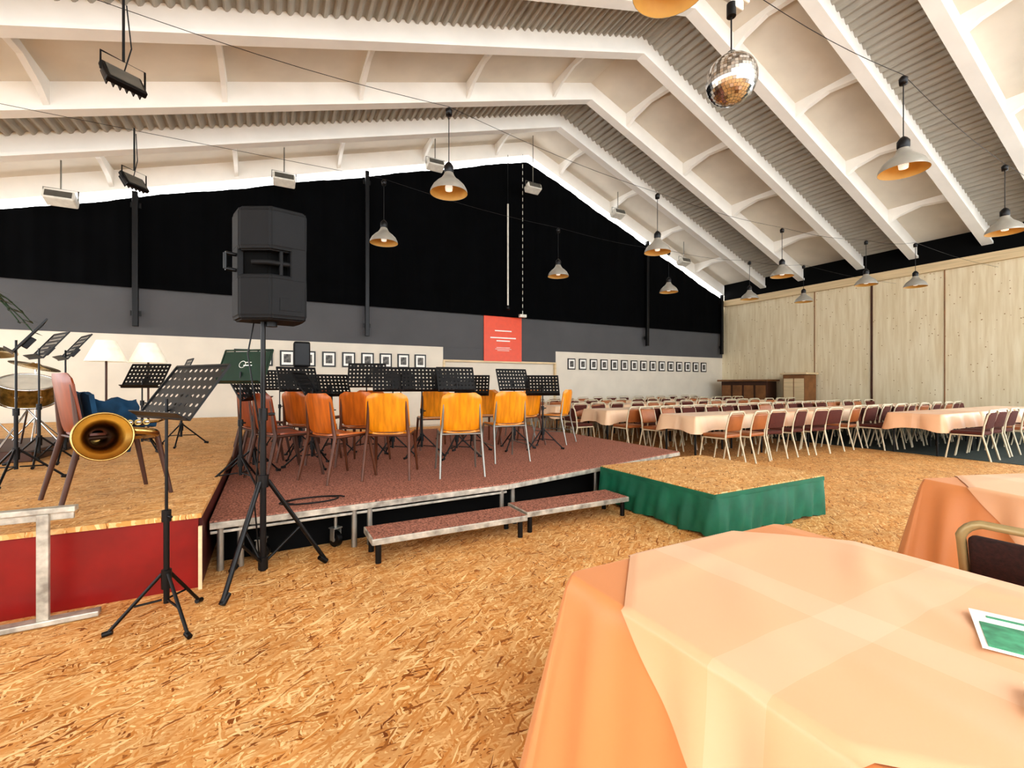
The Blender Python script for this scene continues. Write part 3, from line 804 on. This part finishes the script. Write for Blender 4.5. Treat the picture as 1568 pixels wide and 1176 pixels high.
b = MB('aluminium_trestle')
b.box((-1.07, 3.34, .3), (.05, .03, .6), M_alu_p, .004); b.box((-1.25, 3.36, .615), (.62, .06, .03), M_alu_p, .004); b.box((-1.25, 3.36, .58), (.6, .02, .04), M_alu_p, .003)
b.box((-1.15, 3.34, .02), (.62, .07, .03), M_alu_p, .005, rot=(0, 0, .05)); b.box((-1.5, 3.34, .3), (.05, .03, .6), M_alu_p, .004)
b.obj()
b = MB('drum_podium'); b.box((-3.35, 7.4, LZ+.06), (2.3, 1.6, .12), M_wood_dk, .01); b.obj()
def drum(name, r, h, loc, tilt):
    b = MB(name)
    Mt = Euler((math.radians(tilt), math.radians(tilt*.4), 0)).to_matrix().to_4x4()
    b.lathe([(r, -h/2), (r, h/2)], M_gold, 32, Mt)
    for z in (-h/2, h/2): b.tube([(r*1.02*math.cos(a*pi/16), r*1.02*math.sin(a*pi/16), z) for a in range(32)], .012, M_chrome, 8, closed=True, M=Mt)
    b.lathe([(0, h/2-.005), (r, h/2-.005)], M_skin, 32, Mt); b.lathe([(r, -h/2+.005), (0, -h/2+.005)], M_skin, 32, Mt)
    for i in range(8):
        a = i*pi/4; b.tube([(r*1.03*math.cos(a), r*1.03*math.sin(a), -h/2), (r*1.03*math.cos(a), r*1.03*math.sin(a), h/2)], .006, M_chrome, 6, M=Mt)
        b.box((r*1.03*math.cos(a), r*1.03*math.sin(a), 0), (.03, .03, .05), M_chrome, .004, rot=(0, 0, a), M=Mt)
    zb = loc[2]-LZ-.125
    for i in range(3):
        a = i*2*pi/3; b.tube([(0, 0, -h/2-.1), (.28*math.cos(a), .28*math.sin(a), -zb)], .01, M_chrome, 8)
        b.tube([(0, 0, -h/2-.1), Mt@Vector((r*.9*math.cos(a), r*.9*math.sin(a), -h/2))], .008, M_chrome, 8)
    return b.obj(loc)
drum('snare_drum', .23, .22, (-2.42, 7.15, 1.22), 22)
drum('floor_tom', .22, .35, (-2.95, 6.95, 1.08), 10)
b = MB('cymbal_on_stand')
Mt = Euler((.3, .2, 0)).to_matrix().to_4x4()
b.lathe([(0, .03), (.04, .025), (.06, .0), (.2, -.015), (.24, -.022)], M_brass, 32, Matrix.Translation((0, 0, 1.1))@Mt)
b.tube([(0, 0, 1.14), (0, 0, .1)], .01, M_chrome, 8)
for i in range(3):
    a = i*2*pi/3; b.tube([(0, 0, .35), (.25*math.cos(a), .25*math.sin(a), .01)], .008, M_chrome, 6)
cym = b.mesh(); inst(cym, 'cymbal_on_stand', (-2.9, 7.6, LZ+.12)); inst(cym, 'cymbal_on_stand', (-2.55, 7.75, LZ+.12), 40, (1, 1, .85)); 
def fl(loc, s=1):
    b = MB('floor_lamp')
    b.lathe([(.24, 1.14), (.11, 1.44)], M_lampshade, 28); b.lathe([(.238, 1.14), (.108, 1.44)][::-1], M_lampshade, 28)
    b.tube([(0, 0, .02), (0, 0, 1.4)], .014, M_wood_dk, 8); b.lathe([(0, 0), (.14, 0), (.14, .02), (.03, .04), (0, .04)], M_wood_dk, 24)
    b.tube([(-.11, 0, 1.43), (.11, 0, 1.43)], .004, M_brass, 6)
    return b.obj(loc)
fl((-2.05, 8.45, LZ)); fl((-1.62, 8.7, LZ-.0))
b = MB('potted_palm')
b.lathe([(0, 0), (.18, 0), (.24, .4), (.22, .4), (.2, .36), (0, .36)], M_wood_md, 20); b.tube([(0, 0, .3), (.03, 0, 1.0), (0, 0, 1.7)], .04, M_wood_dk, 8)
for k in range(14):
    a = k*2*pi/14+.2; el = .5+.5*((k*7) % 5)/5; Lh = .85
    sp = [(Lh*t*math.cos(a), Lh*t*math.sin(a), 1.7+el*t-1.0*t*t) for t in [i/8 for i in range(9)]]
    b.tube(sp, .008, M_leaf, 5)
    for i in range(1, 9):
        p = Vector(sp[i])
        for sd in (-1, 1):
            dv = Vector((math.cos(a+sd*.9), math.sin(a+sd*.9), -.3))*.28*(1-.06*i)
            pr = Vector((-dv.y, dv.x, 0)).normalized()*.018
            b.add([p, p+dv*.4+pr, p+dv, p+dv*.4-pr], [[0, 1, 2, 3]], M_leaf)
b.obj((-3.75, 8.6, LZ+.35))
b = MB('plant_stand'); b.box((-3.75, 8.6, LZ+.32), (.5, .5, .05), M_wood_dk, .01)
for sx in (-.2, .2):
    for sy in (-.2, .2): b.tube([(-3.75+sx, 8.6+sy, LZ), (-3.75+sx, 8.6+sy, LZ+.3)], .02, M_wood_dk, 8)
b.obj()
b = MB('monitor_speaker_on_stand')
b.box((0, 0, 1.45), (.26, .25, .44), M_blkplastic, .03); b.box((0, -.13, 1.45), (.22, .01, .38), M_blk, .005); b.tube([(0, 0, .1), (0, 0, 1.26)], .016, M_blk, 8)
for i in range(3):
    a = i*2*pi/3; b.tube([(0, 0, .5), (.4*math.cos(a), .4*math.sin(a), .01)], .012, M_blk, 6)
b.obj((.5, 8.7, SZ))
# cabinets by right wall
b = MB('wooden_cabinet'); b.box((17.3, 9.82, .82), (.7, .8, 1.64), M_wood_md, .01); b.box((17.28, 9.82, 1.68), (.8, .95, .07), M_pinetrim, .01)
for s_ in (-1, 1): b.box((16.94, 9.82+s_*.19, .8), (.02, .34, 1.4), M_pinetrim, .004)
b.obj()
b = MB('bar_counter'); b.box((17.2, 11.8, .7), (.6, 2.0, 1.4), M_wood_dk, .01); b.box((17.15, 11.8, 1.44), (.8, 2.2, .07), M_wood_md, .01)
for i in range(4): b.box((16.88, 11.05+.5*i, .7), (.03, .4, 1.1), M_wood_md, .005)
b.obj()
b = MB('floor_cable')
b.tube([(.3+.25*math.cos(t*.35)*(1-t*.01), 3.98+.1*math.sin(t*.35), SZ+.008) for t in range(30)], .006, M_blk, 6); b.obj()

# ------------------------------------------------------------ world + camera
w = bpy.data.worlds.new('World'); sc.world = w; w.use_nodes = True
w.node_tree.nodes['Background'].inputs[0].default_value = (.93, .97, 1, 1)
w.node_tree.nodes['Background'].inputs[1].default_value = 4.7
cam = bpy.data.cameras.new('camera'); cam.lens = 15.98; cam.sensor_width = 36; cam.clip_start = .02
co = bpy.data.objects.new('camera', cam); co.location = (0, 0, 1.3); co.rotation_euler = (pi/2, 0, -math.radians(28.12))
sc.collection.objects.link(co); sc.camera = co
print('DONE')
